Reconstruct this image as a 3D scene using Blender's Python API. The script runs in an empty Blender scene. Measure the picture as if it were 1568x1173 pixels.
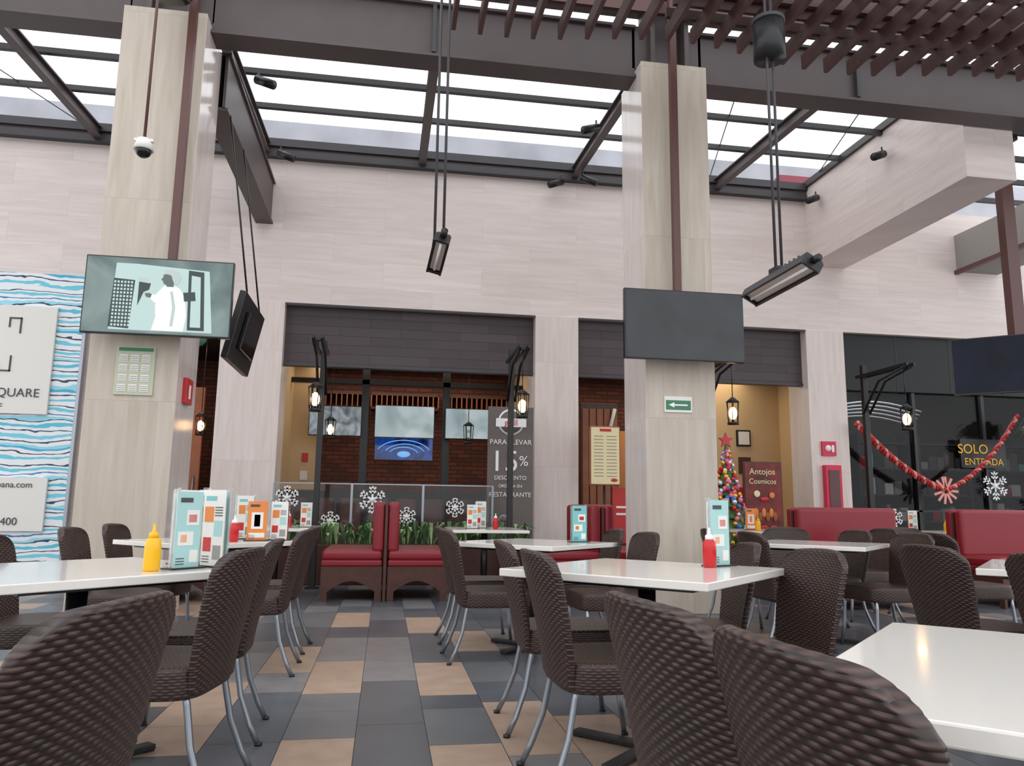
import bpy, bmesh, math, random
from mathutils import Matrix, Vector
random.seed(4)
S=bpy.context.scene
COL=S.collection
# ------------------------------------------------------------------ materials
def srgb(r,g,b):
    f=lambda c:(c/255/12.92) if c/255<=.04045 else ((c/255+.055)/1.055)**2.4
    return (f(r),f(g),f(b),1)
class NT:
    def __init__(s,name):
        s.m=bpy.data.materials.new(name); s.m.use_nodes=True; s.t=s.m.node_tree
        s.b=s.t.nodes['Principled BSDF']
    def n(s,typ,**k):
        x=s.t.nodes.new(typ)
        for a,v in k.items(): setattr(x,a,v)
        return x
    def l(s,a,b): s.t.links.new(a,b)
def mat(name,c,rough=.5,metal=0,emit=0,spec=.5,coat=0,bump=0,bscale=40,var=0,vscale=3,alpha=1,trans=0):
    q=NT(name); b=q.b
    b.inputs['Base Color'].default_value=c; b.inputs['Roughness'].default_value=rough
    b.inputs['Metallic'].default_value=metal; b.inputs['Specular IOR Level'].default_value=spec
    b.inputs['Coat Weight'].default_value=coat; b.inputs['Transmission Weight'].default_value=trans
    b.inputs['Alpha'].default_value=alpha
    if emit: b.inputs['Emission Color'].default_value=c; b.inputs['Emission Strength'].default_value=emit
    co=q.n('ShaderNodeTexCoord')
    if var:
        nz=q.n('ShaderNodeTexNoise'); nz.inputs['Scale'].default_value=vscale; nz.inputs['Detail'].default_value=6
        q.l(co.outputs['Object'],nz.inputs['Vector'])
        r=q.n('ShaderNodeValToRGB'); r.color_ramp.elements[0].position=.3; r.color_ramp.elements[1].position=.7
        r.color_ramp.elements[0].color=tuple(x*(1-var) for x in c[:3])+(1,)
        r.color_ramp.elements[1].color=tuple(min(1,x*(1+var)) for x in c[:3])+(1,)
        q.l(nz.outputs[0],r.inputs[0]); q.l(r.outputs[0],b.inputs['Base Color'])
    if bump:
        nz=q.n('ShaderNodeTexNoise'); nz.inputs['Scale'].default_value=bscale; q.l(co.outputs['Object'],nz.inputs['Vector'])
        bp=q.n('ShaderNodeBump'); bp.inputs['Strength'].default_value=bump; bp.inputs['Distance'].default_value=.01
        q.l(nz.outputs[0],bp.inputs['Height']); q.l(bp.outputs[0],b.inputs['Normal'])
    return q.m
def stone(name,c1,c2,vert,slab=None,rough=.35):
    q=NT(name); b=q.b; b.inputs['Roughness'].default_value=rough; b.inputs['Specular IOR Level'].default_value=.4
    co=q.n('ShaderNodeTexCoord'); sp=q.n('ShaderNodeSeparateXYZ'); q.l(co.outputs['Object'],sp.inputs[0])
    ad=q.n('ShaderNodeMath',operation='ADD'); q.l(sp.outputs[0],ad.inputs[0]); q.l(sp.outputs[1],ad.inputs[1])
    cb=q.n('ShaderNodeCombineXYZ'); q.l(ad.outputs[0],cb.inputs[0]); q.l(sp.outputs[2],cb.inputs[1])
    mp=q.n('ShaderNodeMapping'); q.l(cb.outputs[0],mp.inputs[0])
    mp.inputs['Scale'].default_value=(9,.7,1) if vert else (.7,9,1)
    br=q.n('ShaderNodeTexBrick'); w,h=slab or (1.2,.3)
    br.inputs['Scale'].default_value=1; br.inputs['Brick Width'].default_value=w; br.inputs['Row Height'].default_value=h
    br.inputs['Mortar Size'].default_value=.0018; br.inputs['Color1'].default_value=(.0,.0,.0,1); br.inputs['Color2'].default_value=(1,1,1,1)
    br.inputs['Mortar'].default_value=(.4,.4,.4,1); q.l(cb.outputs[0],br.inputs['Vector'])
    va=q.n('ShaderNodeVectorMath',operation='MULTIPLY_ADD'); va.inputs[1].default_value=(7,7,7)
    q.l(br.outputs['Color'],va.inputs[0]); q.l(mp.outputs[0],va.inputs[2])
    nz=q.n('ShaderNodeTexNoise'); nz.inputs['Scale'].default_value=1.6; nz.inputs['Detail'].default_value=9; nz.inputs['Roughness'].default_value=.55; nz.inputs['Distortion'].default_value=.5
    q.l(va.outputs[0],nz.inputs['Vector'])
    r=q.n('ShaderNodeValToRGB'); r.color_ramp.elements[0].position=.25; r.color_ramp.elements[1].position=.75
    r.color_ramp.elements[0].color=c2; r.color_ramp.elements[1].color=c1; q.l(nz.outputs[0],r.inputs[0])
    m1=q.n('ShaderNodeMix',data_type='RGBA',blend_type='MULTIPLY'); m1.inputs[0].default_value=1
    r2=q.n('ShaderNodeValToRGB'); r2.color_ramp.elements[0].color=(.92,.91,.9,1); r2.color_ramp.elements[1].color=(1,1,1,1)
    q.l(br.outputs['Color'],r2.inputs[0]); q.l(r.outputs[0],m1.inputs[6]); q.l(r2.outputs[0],m1.inputs[7])
    m2=q.n('ShaderNodeMix',data_type='RGBA',blend_type='MIX'); q.l(br.outputs['Fac'],m2.inputs[0]); q.l(m1.outputs[2],m2.inputs[6])
    m2.inputs[7].default_value=tuple(x*.82 for x in c2[:3])+(1,)
    q.l(m2.outputs[2],b.inputs['Base Color'])
    return q.m
def brick(name,c1,c2,mort,w,h,ms=.008,rough=.8):
    q=NT(name); b=q.b; b.inputs['Roughness'].default_value=rough
    co=q.n('ShaderNodeTexCoord'); sp=q.n('ShaderNodeSeparateXYZ'); q.l(co.outputs['Object'],sp.inputs[0])
    ad=q.n('ShaderNodeMath',operation='ADD'); q.l(sp.outputs[0],ad.inputs[0]); q.l(sp.outputs[1],ad.inputs[1])
    cb=q.n('ShaderNodeCombineXYZ'); q.l(ad.outputs[0],cb.inputs[0]); q.l(sp.outputs[2],cb.inputs[1])
    br=q.n('ShaderNodeTexBrick'); br.inputs['Scale'].default_value=1; br.inputs['Brick Width'].default_value=w; br.inputs['Row Height'].default_value=h
    br.inputs['Mortar Size'].default_value=ms; br.inputs['Color1'].default_value=c1; br.inputs['Color2'].default_value=c2; br.inputs['Mortar'].default_value=mort
    q.l(cb.outputs[0],br.inputs['Vector']); q.l(br.outputs['Color'],b.inputs['Base Color'])
    bp=q.n('ShaderNodeBump'); bp.inputs['Strength'].default_value=.4; bp.inputs['Distance'].default_value=.01; bp.invert=True
    q.l(br.outputs['Fac'],bp.inputs['Height']); q.l(bp.outputs[0],b.inputs['Normal'])
    return q.m
KY=2*math.pi/.036; KR=2*math.pi/.020   # rib / strand wave numbers
def wicker(name,axis):
    q=NT(name); b=q.b; b.inputs['Roughness'].default_value=.4; b.inputs['Specular IOR Level'].default_value=.45
    co=q.n('ShaderNodeTexCoord'); sp=q.n('ShaderNodeSeparateXYZ'); q.l(co.outputs['Object'],sp.inputs[0])
    def M(op,a,bb=None):
        x=q.n('ShaderNodeMath',operation=op)
        for i,v in enumerate((a,bb)):
            if v is None: continue
            if hasattr(v,'is_output'): q.l(v,x.inputs[i])
            else: x.inputs[i].default_value=v
        return x.outputs[0]
    row_c=sp.outputs[2] if axis!='x' else sp.outputs[0]
    col_c=sp.outputs[1] if axis!='s' else sp.outputs[0]
    s1=M('SINE',M('MULTIPLY',col_c,KY))
    s2=M('SINE',M('MULTIPLY',row_c,KR))
    row=M('ABSOLUTE',s2)
    pr=M('MULTIPLY',s1,s2)
    h=M('ADD',M('MULTIPLY',pr,.32),M('MULTIPLY',row,.5))
    nz=q.n('ShaderNodeTexNoise'); nz.inputs['Scale'].default_value=30; nz.inputs['Detail'].default_value=5; q.l(co.outputs['Object'],nz.inputs['Vector'])
    hh=M('ADD',h,M('MULTIPLY',nz.outputs[0],.4))
    r=q.n('ShaderNodeValToRGB'); r.color_ramp.elements[0].position=.1; r.color_ramp.elements[1].position=1
    r.color_ramp.elements[0].color=srgb(16,11,11); r.color_ramp.elements[1].color=srgb(78,56,49)
    q.l(hh,r.inputs[0]); q.l(r.outputs[0],b.inputs['Base Color'])
    bp=q.n('ShaderNodeBump'); bp.inputs['Strength'].default_value=.7; bp.inputs['Distance'].default_value=.003
    q.l(hh,bp.inputs['Height']); q.l(bp.outputs[0],b.inputs['Normal'])
    return q.m
M_wall=stone('travertine_wall',srgb(234,222,217),srgb(217,203,197),False,(1.5,.42))
M_pil=stone('travertine_pillar',srgb(233,221,216),srgb(214,201,194),True,(.9,1.6))
M_col=stone('travertine_column',srgb(202,191,178),srgb(180,167,152),True,(1.5,1.9))  # shade of the column front is kept in this darker tone
M_colside=stone('polished_lit_travertine',srgb(226,215,210),srgb(206,194,188),True,(1.5,1.9),.12)  # light painted in: glossy column sides, paler than the shaded front
M_steel=mat('painted_steel',srgb(80,69,69),.45,var=.08)
M_steeld=mat('dark_steel',srgb(60,58,62),.45,var=.1)
M_pipe=mat('brown_pipe_paint',srgb(92,58,54),.4)
M_wood=mat('pergola_wood',srgb(84,58,56),.55,var=.15,vscale=8)
M_black=mat('matte_black',srgb(20,20,22),.4)
M_blackg=mat('gloss_black',srgb(12,12,14),.12)
M_white=mat('white_quartz',srgb(230,225,218),.12,coat=.2,var=.015,vscale=60)
M_wick=wicker('woven_rattan','z'); M_wicks=wicker('woven_rattan_seat','x'); M_wickp=wicker('woven_rattan_apron','s')
M_alu=mat('brushed_aluminium',srgb(150,155,162),.32,metal=.85)
M_red=mat('red_vinyl',srgb(130,21,35),.35,bump=.08,bscale=8)
M_redp=mat('red_plastic',srgb(190,24,30),.3)
M_yel=mat('yellow_plastic',srgb(238,180,20),.35)
M_dwood=mat('dark_stained_wood',srgb(74,40,30),.45,var=.2,vscale=10)
M_owood=mat('orange_wood',srgb(150,86,50),.5,var=.15,vscale=6)
M_cream=mat('cream_paint',srgb(200,172,132),.7)
M_brick=brick('red_brick',srgb(118,60,42),srgb(84,44,34),srgb(54,42,38),.25,.075,.01)
M_dbrick=brick('dark_fascia_tile',srgb(78,66,68),srgb(64,54,57),srgb(46,38,40),.9,.14,.004,.5)
M_paper=mat('printed_paper',srgb(228,226,220),.6)
M_teal=mat('teal_print',srgb(120,186,188),.5)
M_tealp=mat('pale_teal_print',srgb(166,206,204),.5)
M_orange=mat('orange_print',srgb(222,132,60),.5)
M_redpr=mat('red_print',srgb(190,44,44),.5)
M_char=mat('charcoal_board',srgb(104,96,92),.6,var=.1)
M_ivory=mat('ivory_print',srgb(236,222,176),.6)
M_greyt=mat('grey_text',srgb(70,70,72),.6)
M_lgrey=mat('light_grey_text',srgb(150,148,144),.6)
M_whitet=mat('white_text',srgb(240,240,240),.6)
M_greenp=mat('green_print',srgb(60,120,90),.5)
M_glass=mat('clear_glass',srgb(225,235,235),.03,trans=1,alpha=.3)
M_leaf=mat('leaf_green',srgb(64,104,54),.5,var=.3,vscale=20)
M_leaf2=mat('pale_leaf',srgb(150,176,120),.5,var=.2,vscale=20)
M_lamp=mat('lamp_glow',(1,.55,.22,1),.4,emit=11)
M_spot=mat('downlight_glow',(1,.85,.65,1),.4,emit=14)
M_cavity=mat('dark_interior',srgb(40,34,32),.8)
M_darkglass=mat('dark_glass',srgb(8,10,10),.03,spec=.35,alpha=.45)
M_parap=mat('weathered_parapet',srgb(182,184,192),.7,var=.2,vscale=1.1)

# ------------------------------------------------------------------ mesh builder
class MB:
    def __init__(s): s.bm=bmesh.new(); s.mats=[]
    def mi(s,m):
        if m not in s.mats: s.mats.append(m)
        return s.mats.index(m)
    def _fin(s,verts,m,T=None,smooth=False):
        if T is not None: bmesh.ops.transform(s.bm,matrix=T,verts=verts)
        i=s.mi(m); fs=set()
        for v in verts:
            for f in v.link_faces: fs.add(f)
        for f in fs: f.material_index=i; f.smooth=smooth
    def box(s,x0,x1,y0,y1,z0,z1,m,bev=0,T=None,seg=2):
        r=bmesh.ops.create_cube(s.bm,size=1); vs=r['verts']
        for v in vs: v.co=Vector(((x0+x1)/2+v.co.x*(x1-x0),(y0+y1)/2+v.co.y*(y1-y0),(z0+z1)/2+v.co.z*(z1-z0)))
        if bev:
            es=list({e for v in vs for e in v.link_edges})
            r=bmesh.ops.bevel(s.bm,geom=es,offset=bev,segments=seg,affect='EDGES',profile=.5)
            vs=list({v for f in r['faces'] for v in f.verts}|{v for v in vs if v.is_valid})
            seen=set(vs); st=list(vs)
            while st:
                v=st.pop()
                for e in v.link_edges:
                    o=e.other_vert(v)
                    if o not in seen: seen.add(o); st.append(o)
            vs=list(seen)
        s._fin(vs,m,T)
        return s
    def cyl(s,p0,p1,r0,m,r1=None,n=16,smooth=True):
        p0=Vector(p0);p1=Vector(p1); d=p1-p0
        r=bmesh.ops.create_cone(s.bm,cap_ends=True,segments=n,radius1=r0,radius2=r0 if r1 is None else r1,depth=d.length)
        T=Matrix.Translation((p0+p1)/2)@d.to_track_quat('Z','Y').to_matrix().to_4x4()
        s._fin(r['verts'],m,T,smooth)
        return s
    def sph(s,c,r,m,sc=(1,1,1),n=12):
        q=bmesh.ops.create_uvsphere(s.bm,u_segments=n,v_segments=max(6,n//2+2),radius=r)
        s._fin(q['verts'],m,Matrix.Translation(c)@Matrix.Diagonal((*sc,1)),True); return s
    def poly(s,pts,m):
        vs=[s.bm.verts.new(p) for p in pts]; f=s.bm.faces.new(vs); f.material_index=s.mi(m); return s
    def tube(s,pts,r,m,n=10,cl=False):
        pts=[Vector(p) for p in pts]; rings=[]
        for i,p in enumerate(pts):
            d=(pts[min(i+1,len(pts)-1)]-pts[max(i-1,0)]).normalized()
            q=d.to_track_quat('Z','Y')
            rr=r(i/(len(pts)-1)) if callable(r) else r
            rings.append([s.bm.verts.new(p+q@Vector((math.cos(a)*rr,math.sin(a)*rr,0))) for a in [2*math.pi*k/n for k in range(n)]])
        i0=s.mi(m)
        for a,b in zip(rings,rings[1:]):
            for k in range(n):
                f=s.bm.faces.new((a[k],a[(k+1)%n],b[(k+1)%n],b[k])); f.smooth=True; f.material_index=i0
        for rg in (rings[0][::-1],rings[-1]):
            f=s.bm.faces.new(rg); f.material_index=i0
        return s
    def lathe(s,prof,c,m,n=24):
        rings=[]
        for r,z in prof:
            rings.append([s.bm.verts.new((c[0]+math.cos(2*math.pi*k/n)*r,c[1]+math.sin(2*math.pi*k/n)*r,c[2]+z)) for k in range(n)])
        i0=s.mi(m)
        for a,b in zip(rings,rings[1:]):
            for k in range(n):
                f=s.bm.faces.new((a[k],a[(k+1)%n],b[(k+1)%n],b[k])); f.smooth=True; f.material_index=i0
        for rg in (rings[0][::-1],rings[-1]): s.bm.faces.new(rg).material_index=i0
        return s
    def mesh(s,name):
        me=bpy.data.meshes.new(name); s.bm.normal_update(); s.bm.to_mesh(me); s.bm.free()
        for m in s.mats: me.materials.append(m)
        return me
    def obj(s,name,loc=(0,0,0),rot=(0,0,0),parent=None):
        o=bpy.data.objects.new(name,s.mesh(name)); o.location=loc; o.rotation_euler=rot; COL.objects.link(o)
        if parent: o.parent=parent
        return o
def inst(me,name,loc,rz=0,rot=None):
    o=bpy.data.objects.new(name,me); o.location=loc; o.rotation_euler=rot or (0,0,rz); COL.objects.link(o); return o
def text(body,size,loc,m,parent,name='lettering',rot=(math.pi/2,0,0),align='CENTER',ex=.001):
    cu=bpy.data.curves.new(name,'FONT'); cu.body=body; cu.size=size; cu.align_x=align; cu.extrude=ex; cu.materials.append(m)
    o=bpy.data.objects.new(name,cu); o.location=loc; o.rotation_euler=rot; COL.objects.link(o); o.parent=parent; return o

# ------------------------------------------------------------------ camera
cam=bpy.data.cameras.new('camera'); co=bpy.data.objects.new('camera',cam); COL.objects.link(co)
cam.sensor_width=36; cam.lens=36*1177/1568; cam.clip_start=.02
R=Matrix.Rotation(math.radians(-9.2),3,'Z')@Matrix.Rotation(math.radians(99.1),3,'X')@Matrix.Rotation(math.radians(0.75),3,'Z')
co.matrix_world=Matrix.Translation((0,0,1.01))@R.to_4x4(); S.camera=co

# ------------------------------------------------------------------ floor
b=MB()
fm=[mat('slate_tile_a',srgb(90,93,99),.3,var=.16,vscale=3),mat('slate_tile_b',srgb(80,83,89),.33,var=.16,vscale=3),
    mat('slate_tile_c',srgb(100,102,106),.36,var=.14,vscale=3),mat('beige_stone_tile',srgb(168,143,124),.4,var=.12,vscale=7),
    mat('light_grey_tile',srgb(124,121,122),.35,var=.12,vscale=6)]
M_grout=mat('grout',srgb(66,64,64),.8)
b.poly([(-14,-5,-.004),(16,-5,-.004),(16,16,-.004),(-14,16,-.004)],M_grout)
W=.313; beige=[(-.4,4.45),(-.4,6.75),(-.713,5.0),(.226,4.35),(.539,3.3),(.539,5.6),(.226,6.4),(-1.03,3.9),(-.4,2.75),(.226,2.6),(.852,3.0),(1.165,4.3)]
for i in range(-44,50):
    x0=-.4+W*i; off=random.uniform(0,.9)
    y=-5+off-.9
    forced=[fy for fx,fy in beige if abs(fx-x0)<.05]
    while y<14:
        y1=y+random.choice((.45,.9,.9,.6))
        for fy in forced:
            if y<fy-.01<y1+.05: y1=fy
        isb=any(abs(y-fy)<.02 for fy in forced)
        if isb: y1=y+.88
        r=random.random()
        if isb: m=fm[3]
        elif r<(.03 if abs(x0)<.9 else .13): m=fm[3]
        elif r<.2: m=fm[4]
        else: m=fm[random.randrange(3)]
        g=.0015
        b.poly([(x0+g,y+g,0),(x0+W-g,y+g,0),(x0+W-g,y1-g,0),(x0+g,y1-g,0)],m)
        y=y1
b.obj('floor')

# ------------------------------------------------------------------ columns
for X0,X1,nm in ((-2.67,-1.9,'column'),(2.54,3.28,'column')):
    b=MB(); b.box(X0,X1,7.3,8.0,0,5.76,M_col,.006)
    o=b.obj('stone_column')
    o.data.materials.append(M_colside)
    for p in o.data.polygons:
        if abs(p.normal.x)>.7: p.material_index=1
# ------------------------------------------------------------------ main wall
Y0,Y1=11.4,12.0
b=MB()
b.box(-9,13.5,Y0,Y1,3.93,6.15,M_wall)
b.obj('wall_back')
MB().box(-9,-3.9,Y0,Y1,0,3.93,M_wall).obj('wall_left_section')
for a,c in ((-2.42,-1.55),(2.2,2.88),(6.71,7.38)):
    MB().box(a,c,Y0-.02,Y1,0,3.93,M_pil,.004).obj('stone_pillar')
b=MB(); b.box(-9,6.8,Y0-.12,Y0+.06,6.15,6.23,M_steeld); b.box(-9,6.8,Y0-.1,Y0+.4,6.23,6.3,M_steel); b.obj('trim_1')
for a,c in ((-1.55,2.2),(2.88,6.71)):
    MB().box(a,c,11.55,11.65,3.06,3.93,M_dbrick).box(a,c,11.53,11.67,3.02,3.06,M_steeld).obj('fascia_panel')
    MB().box(a,c,11.38,11.4,3.90,3.93,M_steeld).obj('trim_2')
MB().box(-9,14,12.6,12.8,6.2,7.38,M_parap).obj('roof_parapet')
MB().box(6.9,8.2,12.3,12.5,6.2,7.05,mat('faded_red_paint',srgb(150,70,84),.6)).obj('rooftop_sign')
b=MB(); b.box(6.8,7.48,7.78,11.4,5.02,6.35,M_wall); b.obj('stone_beam')
b=MB(); b.box(6.75,6.83,7.9,11.4,6.35,6.45,M_steeld); b.obj('trim_3')
b=MB(); b.box(9.6,10.4,7.8,11.4,5.1,5.75,mat('grey_paint',srgb(146,142,138),.6)); b.box(9.55,9.62,7.8,11.4,5.05,5.12,M_pipe)
for k in range(4): b.box(8.0+k*.0,10.4,8.4+k*.7,8.45+k*.7,6.0,6.08,M_steeld)
b.obj('ceiling_beam')
# ------------------------------------------------------------------ big steel beam
def ibeam(b,x0,x1,y0,y1,z0,z1,m,fl=.12,t=.03):
    L=(x1-x0)>(y1-y0)
    if L:
        c=(y0+y1)/2
        b.box(x0,x1,y0,y1,z0,z0+t,m); b.box(x0,x1,y0,y1,z1-t,z1,m); b.box(x0,x1,c-.015,c+.015,z0+t,z1-t,m)
    else:
        c=(x0+x1)/2
        b.box(x0,x1,y0,y1,z0,z0+t,m); b.box(x0,x1,y0,y1,z1-t,z1,m); b.box(c-.015,c+.015,y0,y1,z0+t,z1-t,m)
b=MB()
for xa,xb in ((-9,-2.67),(-1.9,2.54),(3.28,12)):
    ibeam(b,xa,xb,7.45,7.75,5.66,6.28,M_steel)
    b.box(xa,xb,7.5,7.53,5.69,6.25,M_steel)
for x in (.33,5.2,):
    b.box(x-.02,x+.02,7.44,7.5,5.7,6.27,M_steeld)
for X0,X1 in ((-2.67,-1.9),(2.54,3.28)):
    c=(X0+X1)/2
    b.box(X0+.05,X1-.05,7.48,7.78,5.76,5.79,M_pipe)
    b.box(c-.22,c-.17,7.4,7.8,5.79,6.6,M_steel); b.box(c+.17,c+.22,7.4,7.8,5.79,6.6,M_steel); b.box(c-.2,c+.2,7.6,7.64,5.79,6.6,M_steel)
    b.box(c-.4,c-.22,7.5,7.53,5.79,6.3,M_steel); b.box(c+.22,c+.4,7.5,7.53,5.79,6.3,M_steel)
b.box(-9,12,7.4,7.8,6.6,6.85,M_steel)
b.box(-9,12,7.3,7.35,6.35,6.5,M_pipe)
b.obj('steel_girder')
b=MB(); ibeam(b,-2.05,-1.8,8.0,11.4,5.12,5.78,M_steel); b.box(-1.86,-1.83,8.0,11.4,5.14,5.76,M_steel); b.obj('steel_cross_beam')
# rafters and purlins of skylight
b=MB()
def rafter(x,w=.11,h=.17,ye=11.35):
    p=[(7.75,6.0),(ye,6.2)]
    for dx0,dx1,za,zb in ((-w/2,w/2,0,.02),(-.012,.012,.02,h-.02),(-w/2,w/2,h-.02,h)):
        vs=[(x+dx,y,z+zz) for (y,z) in p for dx in (dx0,dx1) for zz in (za,zb)]
        P=lambda i,j,k:vs[i*4+j*2+k]
        for f in ((P(0,0,0),P(1,0,0),P(1,1,0),P(0,1,0)),(P(0,0,1),P(0,1,1),P(1,1,1),P(1,0,1)),(P(0,0,0),P(0,0,1),P(1,0,1),P(1,0,0)),(P(0,1,0),P(1,1,0),P(1,1,1),P(0,1,1)),(P(0,0,0),P(0,1,0),P(0,1,1),P(0,0,1)),(P(1,0,0),P(1,0,1),P(1,1,1),P(1,1,0))):
            b.poly(f,M_steel)
for x in (-7,-4.3,-1.95,.38,2.8,5.2): rafter(x)
for y in (9.3,10.25):
    z=6.22+(y-7.75)/3.6*.2
    b.box(-9,6.8,y-.035,y+.035,z,z+.07,M_steeld)
b.box(-9,6.8,11.25,11.35,6.3,6.42,M_steeld)
b.obj('skylight_frame')
b=MB()
for x in (-5.6,-3.1,5.9,4.1):
    b.cyl((x,8.0,6.3),(x+1.0,11.3,6.45),.008,M_steel,n=6)
b.obj('tension_cables')
# ------------------------------------------------------------------ pergola
b=MB()
x=.5
while x<9.2:
    ye=6.95+.12*math.sin(x*1.7)
    b.box(x-.022,x+.022,4.4,ye,5.70,5.86,M_wood); x+=.27
b.obj('pergola_slats')
b=MB()
y=4.5
while y<6.9:
    b.box(2.6 if y>6.2 else .4,9.4,y-.02,y+.02,5.87,5.97,M_wood); y+=.2
for y in (4.6,6.45): b.box(.3,9.4,y-.05,y+.05,5.98,6.2,M_wood)
b.obj('pergola_lattice')

# ------------------------------------------------------------------ interior
b=MB()
b.box(-3.9,7.3,14.2,14.3,0,3.6,M_brick); b.obj('wall_interior_back')
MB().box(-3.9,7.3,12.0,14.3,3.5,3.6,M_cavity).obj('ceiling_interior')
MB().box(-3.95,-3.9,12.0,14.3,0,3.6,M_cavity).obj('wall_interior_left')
MB().box(-1.75,-1.6,12.0,14.2,0,3.5,M_cream).obj('wall_partition')
MB().box(2.3,2.45,12.0,14.2,0,3.5,M_cream).obj('wall_partition_middle')
MB().box(7.22,7.3,12.0,14.2,0,3.5,M_cream).obj('wall_interior_right')
MB().box(5.75,7.22,13.3,13.4,0,3.5,M_cream).obj('wall_cream')
MB().box(-1.6,-1.1,13.4,13.5,0,3.5,M_cream).box(-1.42,-1.3,13.38,13.4,1.4,1.55,M_paper).box(-1.4,-1.3,13.38,13.4,1.7,1.85,M_redpr).obj('wall_cream_left')
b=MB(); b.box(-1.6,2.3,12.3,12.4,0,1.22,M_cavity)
for k in range(9): b.box(-1.5+k*.42,-1.2+k*.42,12.28,12.3,.2,1.1,M_dwood)
b.obj('wall_low_divider')
b=MB(); b.box(-3.6,-2.78,12.3,12.36,0,2.75,M_owood,.01); b.cyl((-2.86,12.28,1.0),(-2.86,12.28,1.4),.015,M_alu); b.obj('door_1')
b=MB()
for x in (-.38,.98):
    b.box(x-.06,x+.06,13.0,13.1,0,3.5,M_black)
b.box(-1.6,2.3,13.0,13.1,3.0,3.08,M_black); b.obj('window_1')
b=MB()
for x0,x1 in ((-1.1,-.45),(1.05,2.25),(-.3,.9)):
    b.box(x0,x1,13.9,14.19,2.95,3.0,M_dwood); b.box(x0,x1,13.9,14.19,2.7,2.74,M_dwood)
    n=int((x1-x0)/.09)
    for k in range(n+1):
        xx=x0+(x1-x0)*k/n; b.box(xx-.01,xx+.01,13.9,14.19,2.74,2.95,M_owood)
b.obj('lit_brick_arches')  # orange slats carry the warm light on the brick arches
def tv(name,w,h,loc,rot,scr,dep=.05,extra=None):
    b=MB(); b.box(-w/2,w/2,0,dep,-h/2,h/2,M_blackg,.006); b.box(-w/2+.012,w/2-.012,-.002,.0,-h/2+.016,h/2-.012,scr)
    b.box(-.15,.15,dep,dep+.08,-.12,.12,M_black)
    if extra: extra(b)
    return b.obj(name,loc,rot)
def screen(name,c1,c2,scale=2,em=.8,rough=.08,spec=.5):
    q=NT(name); q.b.inputs['Roughness'].default_value=rough; q.b.inputs['Base Color'].default_value=(.01,.01,.012,1); q.b.inputs['Specular IOR Level'].default_value=spec
    c=q.n('ShaderNodeTexCoord'); nz=q.n('ShaderNodeTexNoise') ; nz.inputs['Scale'].default_value=scale; nz.inputs['Distortion'].default_value=1.5
    q.l(c.outputs['Object'],nz.inputs['Vector']); r=q.n('ShaderNodeValToRGB'); r.color_ramp.elements[0].color=c1; r.color_ramp.elements[1].color=c2
    r.color_ramp.elements[0].position=.35; r.color_ramp.elements[1].position=.65
    q.l(nz.outputs[0],r.inputs[0]); q.l(r.outputs[0],q.b.inputs['Emission Color']); q.b.inputs['Emission Strength'].default_value=em
    return q.m
M_scr_pale=screen('pale_display',srgb(140,160,164),srgb(200,212,214),1.0,.65)
M_scr_blue=screen('blue_display',srgb(4,8,28),srgb(20,60,140),3,.8)
M_scr_grey=screen('grey_display',srgb(60,70,80),srgb(170,180,185),3,.6)
M_scr_off=screen('off_display_painted_reflection',srgb(28,34,37),srgb(58,66,70),1.1,.3)  # gradient reflection painted on the unlit screen as faint emission
M_scr_left=screen('film_background_display',srgb(92,118,116),srgb(150,172,168),1.6,.6)
M_scr_dblue=screen('dim_blue_display',srgb(8,14,30),srgb(20,30,54),1.5,.4,.3,.12)
tv('television',.85,.5,(-.85,12.9,2.36),(0,0,0),M_scr_grey)
tv('television',.98,.54,(.28,12.75,2.36),(0,0,0),M_scr_pale)
def rings(b):
    br=mat('blue_graphic',srgb(110,170,230),.4,emit=.7)
    for rr,dx in ((.26,0),(.36,.02),(.48,.0)):
        b.tube([(dx+rr*math.cos(a),-.006,-.22+rr*.55*math.sin(a)) for a in [math.pi*(.12+.76*k/20) for k in range(21)]],.008,br,n=5)
    b.sph((0,-.004,-.2),.09,br,(1.3,.05,.6))
tv('television',1.02,.62,(.3,13.6,2.08),(0,0,0),M_scr_blue,extra=rings)
tv('television',.9,.52,(1.4,12.8,2.36),(0,0,0),M_scr_pale)
b=MB()
for x,y in ((-.9,13),(-.3,13.3),(.2,13.3),(.8,13.4),(1.3,12.6),(1.9,13.2),(3.3,12.8),(4.4,12.9),(5.4,12.8),(6.4,12.8),(-.6,12.4)):
    b.cyl((x,y,3.44),(x,y,3.5),.06,M_black,n=16); b.cyl((x,y,3.43),(x,y,3.441),.045,M_spot,n=16)
b.obj('ceiling_downlights')
b=MB(); b.box(3.2,3.85,12.5,12.56,0,2.75,M_dwood,.01)
for k in range(5): b.box(3.23+k*.125,3.33+k*.125,12.48,12.5,.1,2.65,M_owood)
b.tube([(3.6,12.44,1.5),(3.72,12.42,1.9),(3.68,12.42,2.3),(3.78,12.44,2.65)],.03,M_paper,n=8); b.obj('door_2')
b=MB()
b.box(4.0,4.7,13.6,13.65,0,2.4,mat('warm_lit_panel',srgb(190,124,66),.6),.0); b.obj('orange_lit_panel')  # warm interior light painted in as an even orange panel
b=MB(); b.box(6.35,6.62,13.26,13.3,2.15,2.45,M_black); b.box(6.38,6.59,13.25,13.26,2.18,2.42,M_paper); b.box(6.38,6.6,13.25,13.3,1.65,1.95,M_dwood); b.obj('framed_notice')
MB().box(6.3,6.55,13.26,13.3,1.2,1.4,M_redp).obj('fire_extinguisher_sign')

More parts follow.
